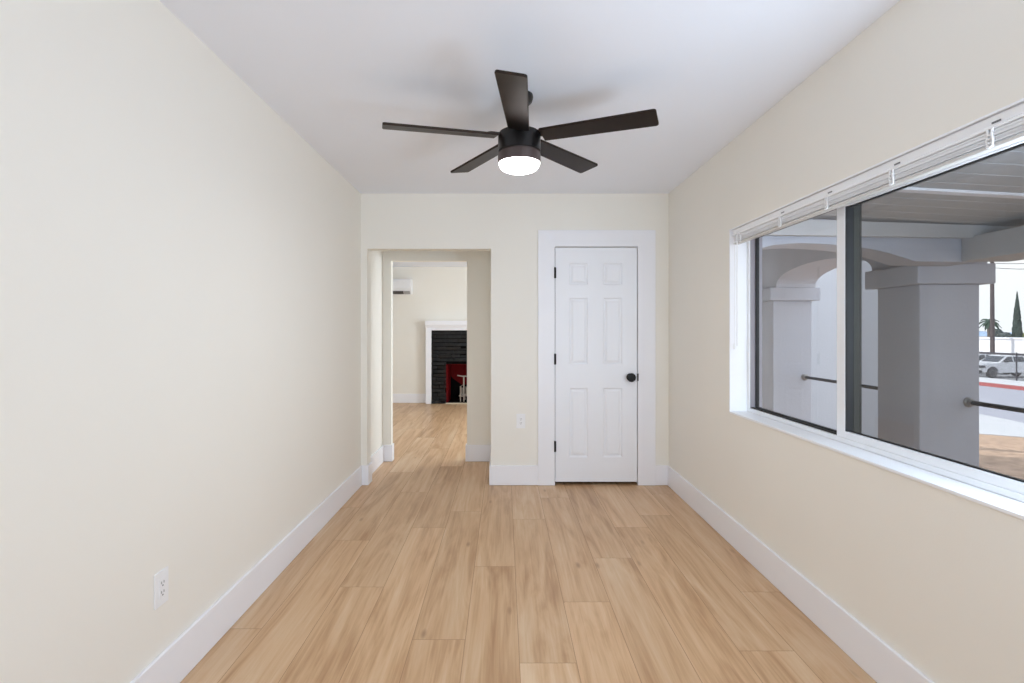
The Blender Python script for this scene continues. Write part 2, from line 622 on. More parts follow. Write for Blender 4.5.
lathe(bm, [(0.033, yf), (0.033, yf - 0.006), (0.028, yf - 0.010), (0.013, yf - 0.012), (0.012, yf - 0.030),
           (0.025, yf - 0.034), (0.035, yf - 0.041), (0.038, yf - 0.050), (0.033, yf - 0.060), (0.014, yf - 0.065)],
      (1.086, 0, 0.931), 32, 'Y')
obj('door_knob', bm, BLACKM, door, smooth=True)
obj('strike_plate', boxes((DX1 - 0.003, DX1 + 0.008, YB - 0.0205, YB - 0.0182, 0.900, 0.962)), BLACKM, door)


# ------------------------------------------------------------------ outlets
def outlet(loc, facing, label):
    t = thing('power_outlet', label, 'outlet', loc, None)
    x, y, z = loc

    def P(bs):            # boxes given as (a0,a1,d0,d1,z0,z1): a along wall, d out of wall
        bm = new()
        for a0, a1, d0, d1, z0, z1 in bs:
            if facing == 'x':
                box(bm, x + d0, x + d1, y + a0, y + a1, z + z0, z + z1)
            else:
                box(bm, x + a0, x + a1, y - d1, y - d0, z + z0, z + z1)
        return bm
    obj('cover_plate', P([(-0.038, 0.038, 0.0005, 0.006, -0.062, 0.062)]), PLATE, t, bevel=0.002)
    obj('receptacle', P([(-0.017, 0.017, 0.0062, 0.0085, -0.034, 0.034)]), PLATE, t, bevel=0.001)
    for s in (-1, 1):
        obj('socket', P([(-0.008, -0.005, 0.0086, 0.0092, s * 0.017 - 0.001, s * 0.017 + 0.008),
                         (0.005, 0.008, 0.0086, 0.0092, s * 0.017 - 0.001, s * 0.017 + 0.008),
                         (-0.003, 0.003, 0.0086, 0.0092, s * 0.017 - 0.010, s * 0.017 - 0.005)]), SLOT, t)
    return t


outlet((XL, 1.905, 0.405), 'x', 'white power outlet low on the left cream wall near the photo edge')
outlet((0.145, YB, 0.552), 'y', 'white power outlet on the short wall between the open passage and white door')

# ------------------------------------------------------------------ window in the right wall
win = struct('window_1', boxes((1.524, 1.605, WY0 + 0.006, WY1 - 0.006, WZ0 + 0.006, 0.848),
                               (1.524, 1.605, WY0 + 0.006, WY1 - 0.006, 1.915, WZ1 - 0.006),
                               (1.524, 1.605, WY0 + 0.006, WY0 + 0.040, 0.848, 1.915)), VINYL, bevel=0.002)
obj('far_jamb', boxes((1.524, 1.530, WY1 - 0.036, WY1 - 0.006, 0.848, 1.915)), VINYL, win)
obj('jamb_track', boxes((1.5305, 1.605, WY1 - 0.036, WY1 - 0.006, 0.8485, 1.9145)), GREYV, win)
obj('reveal', boxes((XR - 0.004, 1.524, WY1 - 0.006, WY1, WZ0, WZ1), (XR - 0.004, 1.524, WY0, WY0 + 0.006, WZ0, WZ1),
                    (XR + 0.0005, 1.524, WY0 + 0.006, WY1 - 0.006, WZ1 - 0.006, WZ1)), LINER, win)
obj('window_sill', boxes((XR - 0.006, 1.524, WY0 + 0.006, WY1 - 0.006, WZ0 - 0.006, WZ0 + 0.006)), LINER, win, bevel=0.002)
SY0, SY1 = 2.371, 2.430
obj('sash', boxes((1.525, 1.556, SY0, SY1, 0.8485, 1.9145), (1.525, 1.556, WY0 + 0.041, SY0, 0.8485, 0.879),
                  (1.525, 1.556, WY0 + 0.041, SY0, 1.885, 1.9145), (1.525, 1.556, WY0 + 0.041, WY0 + 0.09, 0.879, 1.885)),
    VINYL, win, bevel=0.002)
obj('interlock_stile', boxes((1.558, 1.600, SY0, SY1, 0.8485, 1.9145)), BRONZE, win)
obj('gasket', boxes((1.5265, 1.5555, SY0 - 0.010, SY0 - 0.0005, 0.880, 1.884), (1.538, 1.550, WY0 + 0.091, SY0 - 0.010, 0.8795, 0.884),
                    (1.538, 1.550, WY0 + 0.091, SY0 - 0.010, 1.880, 1.8845)), GASKET, win)
obj('glass_pane', boxes((1.543, 1.547, WY0 + 0.092, SY0 - 0.011, 0.8845, 1.8795)), GLASS, win)
obj('gasket', boxes((1.562, 1.580, WY1 - 0.050, WY1 - 0.0365, 0.8485, 1.9145), (1.562, 1.580, SY1 + 0.001, WY1 - 0.050, 0.8485, 0.857),
                    (1.562, 1.580, SY1 + 0.001, WY1 - 0.050, 1.906, 1.9145)), GASKET, win)
obj('bottom_track', boxes((1.536, 1.548, SY1 + 0.001, WY1 - 0.037, 0.8485, 0.856)), BRONZE, win)
obj('glass_pane', boxes((1.569, 1.573, SY1 + 0.001, WY1 - 0.049, 0.8575, 1.9055)), GLASS, win)
obj('insect_screen', boxes((1.590, 1.5915, WY0 + 0.05, SY0 - 0.001, 0.850, 1.913)), SCREEN, win)

# plain frames of two unseen windows, added behind the camera for their light
struct('added_window_side', boxes((1.50, 1.56, -1.998, -0.202, 0.752, 0.80), (1.50, 1.56, -1.998, -0.202, 2.10, 2.148),
                         (1.50, 1.56, -1.998, -1.95, 0.80, 2.10), (1.50, 1.56, -0.25, -0.202, 0.80, 2.10)), VINYL)
struct('added_window_near', boxes((-0.898, 1.098, YN - 0.12, YN - 0.06, 0.652, 0.70), (-0.898, 1.098, YN - 0.12, YN - 0.06, 2.10, 2.148),
                         (-0.898, -0.85, YN - 0.12, YN - 0.06, 0.70, 2.10), (1.05, 1.098, YN - 0.12, YN - 0.06, 0.70, 2.10)), VINYL)

# ------------------------------------------------------------------ blind
BY0, BY1 = WY0 + 0.02, WY1 - 0.022
bl = thing('window_blind', 'white mini blind pulled up to the top of the big right window', 'blind', (1.447, 1.97, 1.955))
bm = new()
# U-shaped head rail with a lower front lip
prism(bm, [(1.430, 1.918), (1.4235, 1.919), (1.4235, 1.925), (1.430, 1.930), (1.430, 1.9562), (1.434, 1.9562), (1.434, 1.922),
           (1.464, 1.922), (1.464, 1.9562), (1.468, 1.9562), (1.468, 1.918)], BY0, BY1, 'XZ')
obj('head_rail', bm, BLINDM, bl)
bm = new()
ns = 10
for k in range(ns):
    z = 1.916 - k * 0.0036
    dx = random.choice((0.0, 0.001, 0.002, 0.0035, 0.0055))
    prism(bm, [(1.4285 + dx, z - 0.0004), (1.445 + dx, z + 0.0008), (1.4615 + dx, z - 0.0008), (1.4615 + dx, z - 0.0018),
               (1.445 + dx, z - 0.0002), (1.4285 + dx, z - 0.0036)], BY0 + 0.008, BY1 - 0.008, 'XZ')
obj('slats', bm, BLINDM, bl)
obj('bottom_rail', boxes((1.430, 1.460, BY0 + 0.006, BY1 - 0.006, 1.864, 1.8765)), BLINDR, bl, bevel=0.003)
LY = [3.20, 2.74, 2.345, 1.95, 1.555, 1.16, 0.765]
for y in LY:
    bm = new()
    for dy in (-0.010, 0.010):
        tube(bm, [(1.4255, y + dy, 1.922), (1.4250, y + dy * 0.6, 1.905), (1.4255, y + dy, 1.888), (1.4262, y + dy * 0.7, 1.866)], 0.0034, 8)
    for k in range(4):
        z = 1.908 - 0.012 * k
        tube(bm, [(1.4258, y - 0.011, z), (1.4245, y, z - 0.006), (1.4258, y + 0.011, z - 0.001)], 0.0034, 6)
    obj('ladder_cord', bm, CORDM, bl)
for y in (1.928, 1.54, 1.15, 2.325, 2.72):
    obj('rail_clip', boxes((1.4275, 1.4297, y - 0.016, y + 0.012, 1.9335, 1.9385)), BLINDG, bl)
bm = new()
tube(bm, [(1.424, 3.235, 1.935), (1.423, 3.236, 1.60), (1.424, 3.238, 1.236)], 0.0042, 8)
obj('tilt_wand', bm, CORDM, bl)
bm = new()
tube(bm, [(1.424, 3.275, 1.93), (1.4235, 3.276, 1.60), (1.424, 3.278, 1.25)], 0.002, 8)
lathe(bm, [(0.002, 1.255), (0.005, 1.245), (0.007, 1.222), (0.005, 1.216)], (1.424, 3.278, 0), 12)
obj('pull_cord', bm, CORDM, bl)

# ------------------------------------------------------------------ ceiling fan
FX, FY = 0.077, 2.665
fan = thing('ceiling_fan', 'black five blade ceiling fan with a lit round lamp', 'ceiling fan', (FX, FY, H))
bm = new()
lathe(bm, [(0.068, H - 0.0005), (0.070, H - 0.012), (0.064, H - 0.034), (0.045, H - 0.052), (0.020, H - 0.058)], (FX, FY, 0), 40)
obj('canopy', bm, FANM, fan, smooth=True)
bm = new()
tube(bm, [(FX, FY, H - 0.055), (FX, FY, 2.335)], 0.0125, 20)
lathe(bm, [(0.013, 2.375), (0.026, 2.368), (0.030, 2.345), (0.030, 2.333)], (FX, FY, 0), 28)
obj('downrod', bm, FANM, fan, smooth=True)
bm = new()
lathe(bm, [(0.030, 2.336), (0.080, 2.332), (0.102, 2.322), (0.107, 2.310), (0.107, 2.229), (0.104, 2.226)], (FX, FY, 0), 64)
motor = obj('motor_housing', bm, FANM, fan, smooth=True)
bm = new()
lathe(bm, [(0.098, 2.227), (0.098, 2.219), (0.106, 2.218), (0.107, 2.214), (0.107, 2.174), (0.104, 2.171)], (FX, FY, 0), 64)
obj('light_ring', bm, FANR, fan, smooth=True)
bm = new()
lathe(bm, [(0.1030, 2.1705), (0.1020, 2.164), (0.096, 2.150), (0.084, 2.139), (0.060, 2.130), (0.03, 2.126), (0.004, 2.125)], (FX, FY, 0), 64)
obj('lamp_lens', bm, LENS, fan, smooth=True)
# the fan lamp's own light, thrown down from the lens
lamp('fan_lamp', 'AREA', (FX, FY, 2.1238), (0, 0, 0), 5.6, (0.92, 0.95, 1.0), shape='DISK', size=0.08)
ZB, PITCH = 2.300, math.radians(11)
for k in range(5):
    th = math.radians(-22.5 + 72 * k)
    u = Vector((math.cos(th), math.sin(th), 0))
    t_ = Vector((-math.sin(th), math.cos(th), 0))
    tp = t_ * math.cos(PITCH) - Vector((0, 0, 1)) * math.sin(PITCH)
    nrm = u.cross(tp)
    base = Vector((FX, FY, ZB))
    # outline (r, w): slightly tapering blade with rounded tip corners
    out = [(0.118, -0.050)]
    for a in range(0, 91, 18):
        out.append((0.658 + 0.014 * math.sin(math.radians(a)), -0.0625 + 0.014 * (1 - math.cos(math.radians(a)))))
    for a in range(0, 91, 18):
        out.append((0.658 + 0.014 * math.cos(math.radians(a)), 0.0505 + 0.014 * math.sin(math.radians(a))))
    out += [(0.118, 0.054)]
    seen = []
    for p in out:
        if not seen or (abs(p[0] - seen[-1][0]) + abs(p[1] - seen[-1][1])) > 1e-4:
            seen.append(p)
    bm = new()
    up = [bm.verts.new(base + u * r + tp * w_ + nrm * 0.006) for r, w_ in seen]
    lo = [bm.verts.new(base + u * r + tp * w_ - nrm * 0.006) for r, w_ in seen]
    n = len(seen)
    bm.faces.new(up)
    bm.faces.new(lo[::-1])
    for i in range(n):
        bm.faces.new((up[i], up[(i + 1) % n], lo[(i + 1) % n], lo[i]))
    bld = obj('blade', bm, FANB, fan, bevel=0.003)
    bm = new()
    pts = [(0.100, -0.026), (0.100, 0.026), (0.150, 0.034), (0.165, 0.020), (0.165, -0.020), (0.150, -0.034)]
    up = [bm.verts.new(base + u * r + tp * w_ + nrm * 0.0135) for r, w_ in pts]
    lo = [bm.verts.new(base + u * r + tp * w_ + nrm * 0.0062) for r, w_ in pts]
    bm.faces.new(up)
    bm.faces.new(lo[::-1])
    for i in range(6):
        bm.faces.new((up[i], up[(i + 1) % 6], lo[(i + 1) % 6], lo[i]))
    obj('blade_bracket', bm, FANM, bld)

# ------------------------------------------------------------------ fireplace in the far room
fp = thing('fireplace', 'black painted brick fireplace with white surround and red firebox', 'fireplace', (-0.61, YF - 0.1, 0))
SX0, SX1 = -1.425, 0.205
obj('surround', boxes((SX0, SX0 + 0.10, YF - 0.15, YF - 0.0005, 0.001, 1.34), (SX1 - 0.10, SX1, YF - 0.15, YF - 0.0005, 0.001, 1.34),
                      (SX0, SX1, YF - 0.15, YF - 0.0005, 1.34, 1.385)), TRIM, fp, bevel=0.004)
bm = new()
prism(bm, [(YF - 0.0005, 1.385), (YF - 0.155, 1.385), (YF - 0.165, 1.41), (YF - 0.185, 1.44), (YF - 0.185, 1.515), (YF - 0.0005, 1.515)],
      SX0 - 0.006, SX1 + 0.006, 'YZ')
obj('mantel', bm, TRIM, fp, bevel=0.003)
bm = new()
BX0, BX1 = SX0 + 0.101, SX1 - 0.101
z = 0.004
row = 0
rb = random.Random(11)
while z < 1.335:
    bh = 0.066
    z1 = min(z + bh, 1.338)
    x = BX0 - rb.uniform(0, 0.16)
    while x < BX1:
        L_ = rb.uniform(0.15, 0.30)
        xa, xb = max(x, BX0), min(x + L_, BX1)
        x += L_ + 0.010
        segs = [(xa, xb)]
        if z < FBZ:
            segs = [(a, b) for a, b in ((xa, min(xb, FBX0)), (max(xa, FBX1), xb))]
        for a, b in segs:
            if b - a > 0.012:
                d = rb.uniform(0.0, 0.035)
                tl = rb.uniform(-0.006, 0.010)
                tl *= 1.8
                v = box(bm, a, b, YF - 0.10 - d, YF - 0.0008, z, z1 - 0.010)
                for q in (v[4], v[5]):
                    q.co.y += tl
    z += bh + 0.004
    row += 1
obj('brick_face', bm, BRICK, fp, bevel=0.006)
obj('mortar', boxes((BX0, FBX0 - 0.004, YF - 0.095, YF - 0.0012, 0.002, 1.339), (FBX1 + 0.004, BX1, YF - 0.095, YF - 0.0012, 0.002, 1.339),
                    (FBX0 - 0.004, FBX1 + 0.004, YF - 0.095, YF - 0.0012, FBZ + 0.004, 1.339)), SOOT, fp)
obj('firebox', boxes((FBX0 + 0.001, FBX0 + 0.03, YF - 0.08, YF + 0.45, 0.004, FBZ), (FBX1 - 0.03, FBX1 - 0.001, YF - 0.08, YF + 0.45, 0.004, FBZ),
                     (FBX0, FBX1, YF + 0.45, YF + 0.50, 0.004, FBZ), (FBX0 + 0.001, FBX1 - 0.001, YF - 0.08, YF + 0.45, FBZ - 0.01, FBZ - 0.001)), RED, fp)
bm = new()
prism(bm, [(FBX0 + 0.032, 0.02), (FBX0 + 0.032, 0.46), (FBX0 + 0.09, 0.40), (-0.80, 0.28), (-0.55, 0.34), (-0.34, 0.26), (FBX1 - 0.032, 0.42), (FBX1 - 0.032, 0.02)],
      YF + 0.444, YF + 0.449, 'XZ')
obj('soot_stain', bm, SOOT, fp)
obj('firebox_floor', boxes((FBX0 + 0.031, FBX1 - 0.031, YF - 0.08, YF + 0.443, 0.004, 0.018)), SOOT, fp)
obj('hearth_strip', boxes((FBX0 - 0.002, FBX1 + 0.002, YF - 0.165, YF - 0.081, 0.001, 0.016)), HEARTH, fp)

ga = thing('fire_grate', 'pale worn metal fire grate standing inside the red firebox', 'fire grate', (-0.61, YF + 0.1, 0.018))
bm = new()
for x in (-0.80, -0.70, -0.61, -0.52, -0.42):
    tube(bm, [(x, YF + 0.02, 0.30), (x, YF + 0.03, 0.16), (x, YF + 0.10, 0.13), (x, YF + 0.30, 0.13), (x, YF + 0.36, 0.24)], 0.011, 8)
tube(bm, [(-0.84, YF + 0.06, 0.125), (-0.38, YF + 0.06, 0.125)], 0.011, 8)
tube(bm, [(-0.84, YF + 0.28, 0.125), (-0.38, YF + 0.28, 0.125)], 0.011, 8)
obj('grate_bars', bm, IRON, ga)
for x, sg in ((-0.745, -1), (-0.475, 1)):
    bm = new()
    yy = YF + 0.03
    tube(bm, [(x, yy, 0.019), (x, yy, 0.49)], 0.014, 10)
    tube(bm, [(x + sg * 0.12, yy, 0.505), (x + sg * 0.03, yy, 0.49), (x - sg * 0.06, yy, 0.49)], 0.011, 8)
    tube(bm, [(x + sg * 0.062, yy, 0.019), (x + sg * 0.062, yy, 0.30), (x, yy, 0.34)], 0.011, 8)
    tube(bm, [(x + sg * 0.062, yy, 0.12), (x, yy, 0.12)], 0.010, 8)
    tube(bm, [(x, yy, 0.12), (x, YF + 0.30, 0.12), (x, YF + 0.32, 0.019)], 0.012, 8)
    obj('andiron_post', bm, IRON, ga)

# ------------------------------------------------------------------ wall air conditioner
ac = thing('air_conditioner', 'white wall mounted air conditioner high in the far room', 'air conditioner', (-2.09, YF, 2.0))
bm = new()
prism(bm, [(YF - 0.0005, 2.002), (YF - 0.10, 2.002), (YF - 0.175, 2.055), (YF - 0.20, 2.10), (YF - 0.205, 2.24), (YF - 0.185, 2.275), (YF - 0.0005, 2.28)],
      -2.50, -1.685, 'YZ')
obj('shell', bm, ACM, ac, bevel=0.008)
bm = new()
prism(bm, [(YF - 0.112, 2.006), (YF - 0.180, 2.055), (YF - 0.186, 2.050), (YF - 0.118, 2.000)], -2.47, -1.83, 'YZ')
obj('louver', bm, ACD, ac)
bm = new()
prism(bm, [(YF - 0.112, 2.006), (YF - 0.180, 2.055), (YF - 0.186, 2.050), (YF - 0.118, 2.000)], -1.826, -1.71, 'YZ')
obj('display_flap', bm, ACG, ac)

# ------------------------------------------------------------------ porch outside the window
PCX = 2.91                       # house-side face of the columns


def column(y, label):
    t = thing('porch_column', label, 'column', (PCX + 0.21, y + 0.21, -0.12), 'porch columns')
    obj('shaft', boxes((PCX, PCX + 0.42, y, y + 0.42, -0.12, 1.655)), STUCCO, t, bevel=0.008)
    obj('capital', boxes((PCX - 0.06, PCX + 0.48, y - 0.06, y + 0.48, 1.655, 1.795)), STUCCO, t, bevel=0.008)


column(3.71, 'square stucco porch column filling the middle of the right window pane')
column(5.73, 'square stucco porch column seen through the left window pane')
struct('porch_slab', boxes((XO, 3.6, -1.8, 7.0, -0.4, -0.12)), CONC)
# arch wall along the street side between the two columns
bm = new()
poly = [(4.19, 1.795), (3.65, 1.795), (3.65, 2.60), (6.3, 2.60), (6.3, 1.795), (5.67, 1.795)]
ya, yb = 5.67, 4.19
for k in range(1, 24):
    a = math.pi * k / 24
    yy = (ya + yb) / 2 + (ya - yb) / 2 * math.cos(a)
    poly.append((yy, 1.795 + 0.185 * math.sin(a) ** 0.8))
prism(bm, poly, PCX, PCX + 0.42, 'YZ')
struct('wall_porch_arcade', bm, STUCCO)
# arch across the porch, house wall to column
bm = new()
cv = [(XO, 1.85), (1.70, 1.872), (1.80, 1.884), (1.90, 1.888), (2.05, 1.882), (2.20, 1.870), (2.33, 1.852), (2.45, 1.825), (2.55, 1.795), (2.62, 1.772), (PCX + 0.1, 1.768)]
prism(bm, cv + [(PCX + 0.1, 2.60), (XO, 2.60)], 3.375, 3.60, 'XZ')
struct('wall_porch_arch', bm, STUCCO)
bm = new()
prism(bm, [(XO, 1.925), (3.02, 1.905), (3.22, 1.935), (3.22, 1.975), (XO, 2.028)], 3.285, 3.315, 'XZ')
struct('trim_porch_board', bm, PORCHW)
struct('trim_porch_beam', boxes((PCX, PCX + 0.30, -1.6, 3.374, 1.768, 1.92)), PORCHW, bevel=0.006)
# sloping plank ceiling
bm = new()
y = 0.40
while y < 3.55:
    prism(bm, [(XO, 2.062), (3.75, 1.945), (3.75, 2.10), (XO, 2.20)], y, y + 0.137, 'XZ')
    y += 0.142
prism(bm, [(XO, 2.075), (3.75, 1.958), (3.75, 2.11), (XO, 2.21)], 0.40, 3.60, 'XZ')
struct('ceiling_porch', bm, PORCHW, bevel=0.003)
for y in (2.62,):
    bm = new()
    prism(bm, [(XO, 2.048), (PCX, 1.977), (PCX, 1.990), (XO, 2.061)], y, y + 0.05, 'XZ')
    struct('trim_porch_batten', bm, TRIM)
struct('roof_edge', boxes((XO, 3.78, 0.35, 3.60, 2.215, 2.32), (XO, 3.45, 3.40, 8.0, 2.60, 2.72)), PORCHW)
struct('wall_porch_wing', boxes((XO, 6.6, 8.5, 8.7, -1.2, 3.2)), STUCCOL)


def railing(ya, yb, z, label):
    x = PCX + 0.34
    t = thing('porch_railing', label, 'railing', (x, (ya + yb) / 2, z), 'porch rail bars')
    bm = new()
    tube(bm, [(x, ya + 0.012, z), (x, yb - 0.012, z)], 0.016, 12)
    obj('rail_bar', bm, RAILM, t, smooth=True)
    for y, s in ((ya, 1), (yb, -1)):
        bm = new()
        lathe(bm, [(0.036, y + s * 0.0005), (0.036, y + s * 0.008), (0.024, y + s * 0.016), (0.022, y + s * 0.035), (0.017, y + s * 0.036)], (x, 0, z), 20, 'Y')
        obj('wall_bracket', bm, BRACK, t, smooth=True)


railing(-1.18, 3.71, 0.83, 'dark steel rail bar crossing the view of the street, right of the middle column')
railing(4.13, 5.73, 0.83, 'dark steel rail bar between the two porch columns, seen in the left pane')
# a column at the near end of the first railing carries the beam (outside the frame)
struct('wall_porch_pier', boxes((PCX, PCX + 0.42, -1.60, -1.18, -0.12, 1.655), (PCX - 0.06, PCX + 0.48, -1.66, -1.12, 1.655, 1.765)), STUCCO, bevel=0.008)


# ------------------------------------------------------------------ yard, street, parking lot
def gz_(x):
    return CZ - 1.303 - 0.0785 * x


def ground(name, poly, m, dz=0.0, th=0.25):
    bm = new()
    hi = [bm.verts.new((x, y, gz_(min(x, 36.0)) + dz)) for x, y in poly]
    lo = [bm.verts.new((x, y, gz_(min(x, 36.0)) + dz - th)) for x, y in poly]
    n = len(poly)
    bm.faces.new(hi)
    bm.faces.new(lo[::-1])
    for i in range(n):
        bm.faces.new((hi[i], hi[(i + 1) % n], lo[(i + 1) % n], lo[i]))
    return struct(name, bm, m)


ground('ground_gravel_yard', [(3.6, -10), (13.6, -10), (13.6, 10.5), (3.6, 10.5)], GRAVEL)
apron = [(3.6, 10.5), (11.0, 10.5), (12.2, 11.2), (12.9, 12.6), (13.4, 14.4), (13.6, 16.2), (13.6, 70), (3.6, 70)]
ground('ground_driveway', apron, CONC, 0.012)
ground('ground_street', [(10.9, 10.5), (13.6, 10.5), (13.6, -10), (36, -10), (36, 120), (13.6, 120), (13.6, 16.2), (13.4, 14.4), (12.9, 12.6), (12.2, 11.2)], ASPH, 0.004)
cz = gz_(36.0)
struct('trim_red_curb', boxes((36.0, 36.5, -10, 120, cz - 0.3, cz + 0.24)), REDCURB)
struct('ground_sidewalk', boxes((36.5, 40.2, -10, 120, cz - 0.3, cz + 0.24)), CONC)
LZ = cz + 0.05
struct('ground_parking_lot', boxes((40.2, 400, -10, 600, LZ - 0.3, LZ)), LOT)

# fence along the parking lot
fx = 40.6
fe = thing('chain_link_fence', 'dark chain link fence along the parking lot across the street', 'fence', (fx, 44, cz + 0.15))
ft = CZ - 0.0435 * fx
obj('top_rail', boxes((fx - 0.03, fx + 0.03, 20, 80, ft - 0.17, ft)), FENCEM, fe)
obj('wire_mesh', boxes((fx - 0.006, fx + 0.006, 20, 80, cz + 0.2, ft - 0.17)), CHAIN, fe)
for y in (37.9, 41.9, 45.9, 49.9, 53.9):
    bm = new()
    tube(bm, [(fx - 0.08, y, cz + 0.0), (fx - 0.08, y, ft + 0.08)], 0.05, 10)
    obj('post', bm, FENCEM, fe)


# white pickup truck, nose towards the street
def truck(loc, label):
    x0, y0, z0 = loc
    t = thing('pickup_truck', label, 'truck', loc, None)

    def T(bm):
        bmesh.ops.translate(bm, verts=bm.verts, vec=Vector(loc))
        return bm
    W = 1.0

    def arch(cx, r, z, n=10):
        return [(cx - r * math.cos(math.pi * k / n), z + r * math.sin(math.pi * k / n)) for k in range(n + 1)]
    prof = [(0.02, 0.62), (0.0, 0.9), (0.05, 1.15), (0.25, 1.22), (1.55, 1.32), (4.1, 1.34), (5.85, 1.36), (5.88, 0.62)]
    bottom = [(5.3, 0.5)] + [(4.75 + 0.5 * math.cos(math.pi * k / 10), 0.5 + 0.5 * math.sin(math.pi * k / 10)) for k in range(11)] \
        + [(1.45, 0.46)] + [(0.95 + 0.5 * math.cos(math.pi * k / 10), 0.5 + 0.5 * math.sin(math.pi * k / 10)) for k in range(11)] + [(0.3, 0.5)]
    bm = new()
    prism(bm, prof + bottom, -W, W, 'XZ')
    obj('body', T(bm), TRUCKW, t, bevel=0.03)
    bm = new()
    cab = [(1.50, 1.31), (2.20, 1.88), (2.45, 1.95), (3.75, 1.95), (4.05, 1.33)]
    lo = [bm.verts.new((x, -W + 0.02 + (z - 1.31) * 0.22, z)) for x, z in cab]
    hi = [bm.verts.new((x, W - 0.02 - (z - 1.31) * 0.22, z)) for x, z in cab]
    bm.faces.new(lo)
    bm.faces.new(hi[::-1])
    for i in range(5):
        bm.faces.new((lo[i], lo[(i + 1) % 5], hi[(i + 1) % 5], hi[i]))
    cabo = obj('cab', T(bm), TRUCKW, t, bevel=0.03)
    for s in (-1, 1):
        for pts in ([(1.78, 1.40), (2.30, 1.84), (2.72, 1.86), (2.72, 1.40)], [(2.82, 1.40), (2.82, 1.86), (3.66, 1.86), (3.86, 1.40)]):
            bm = new()
            a = [bm.verts.new((x, s * (W - 0.015 - (z - 1.31) * 0.22), z)) for x, z in pts]
            b = [bm.verts.new((x, s * (W - 0.035 - (z - 1.31) * 0.22), z)) for x, z in pts]
            bm.faces.new(a)
            bm.faces.new(b[::-1])
            for i in range(4):
                bm.faces.new((a[i], a[(i + 1) % 4], b[(i + 1) % 4], b[i]))
            obj('side_window', T(bm), TGLASS, t)
    bm = new()
    prism(bm, [(1.56, 1.375), (2.17, 1.875), (2.185, 1.86), (1.58, 1.36)], -0.82, 0.82, 'XZ')
    obj('windshield', T(bm), TGLASS, t)
    obj('grille', T(boxes((-0.035, 0.03, -0.62, 0.62, 0.80, 1.10))), TBLACK, t, bevel=0.01)
    obj('bumper', T(boxes((-0.10, 0.06, -1.0, 1.0, 0.42, 0.68))), TBLACK, t, bevel=0.03)
    for s in (-1, 1):
        obj('headlight', T(boxes((-0.02, 0.30, s * 0.83 - 0.19, s * 0.83 + 0.19, 0.88, 1.10))), TBLACK, t, bevel=0.02)
        obj('mirror', T(boxes((1.95, 2.12, s * 1.13 - 0.12, s * 1.13 + 0.12, 1.36, 1.56))), TBLACK, t, bevel=0.03)
        for cx in (0.95, 4.75):
            bm = new()
            c = (cx, s * 0.86, 0.42)
            lathe(bm, [(0.26, -0.13), (0.38, -0.13), (0.42, -0.09), (0.42, 0.09), (0.38, 0.13), (0.26, 0.13)], c, 28, 'Y')
            wh = obj('wheel', T(bm), TYRE, t, smooth=True)
            bm = new()
            lathe(bm, [(0.255, -0.125), (0.25, -0.135), (0.06, -0.10), (0.02, -0.11), (0.02, 0.11), (0.06, 0.10), (0.25, 0.135), (0.255, 0.125)], c, 28, 'Y')
            obj('rim', T(bm), RIM, wh)
    return t


tk = truck((41.3, 46.8, LZ), 'white pickup truck parked behind the fence, its near side in view')
tk2 = copy_tree(tk, (42.4, 50.6, LZ))
tk2['label'] = 'white pickup truck mostly hidden behind the nearer parked truck and the column'

# pale low building beyond the lot
bd = thing('low_building', 'long pale low building beyond the parking lot', 'building', (64, 80, LZ))
obj('walls', boxes((62.5, 70, 30, 64.5, LZ, 0.32), (62.5, 66, 64.5, 130, LZ, 0.32)), BLDG, bd)
obj('parapet', boxes((62.3, 70.2, 29.8, 64.6, 0.32, 0.50), (62.3, 66.2, 64.6, 130.2, 0.32, 0.50)), BLDG, bd)

# utility pole and wires
px_, py_ = 60.0, 65.1
po = thing('utility_pole', 'tall weathered wooden utility pole left of the cypress', 'utility pole', (px_, py_, LZ))
bm = new()
tube(bm, [(px_, py_, LZ), (px_ - 0.05, py_, 11.5)], [0.24, 0.18], 14)
obj('pole', bm, POLEW, po, smooth=True)
bm = new()
box(bm, px_ - 0.12, px_ + 0.02, py_ - 1.2, py_ + 1.2, 10.2, 10.4)
obj('crossarm', bm, POLEW, po)
for z0_, lab in ((9.62, 'upper thin black utility wire running right from the wooden pole'), (9.05, 'lower thin black utility wire running right from the wooden pole')):
    bm = new()
    pts = []
    for k in range(13):
        f = k / 12
        pts.append((px_ - 0.1 - 30 * f, py_ - 0.24 - 50 * f, z0_ - 2.4 * math.sin(math.pi * f) + 0.5 * f))
    tube(bm, pts, 0.035, 6)
    tag(obj('utility_wire', bm, RAILM, base=pts[0]), lab, 'wire', None)


def blob(bm, c, rx, ry, rz, seed, sub=4, amp=0.25):
    r = random.Random(seed)
    res = bmesh.ops.create_icosphere(bm, subdivisions=sub, radius=1.0)
    for v in res['verts']:
        k = 1 + r.uniform(-amp, amp)
        v.co = Vector((c[0] + v.co.x * rx * k, c[1] + v.co.y * ry * k, c[2] + v.co.z * rz * (1 + (k - 1) * 0.4)))


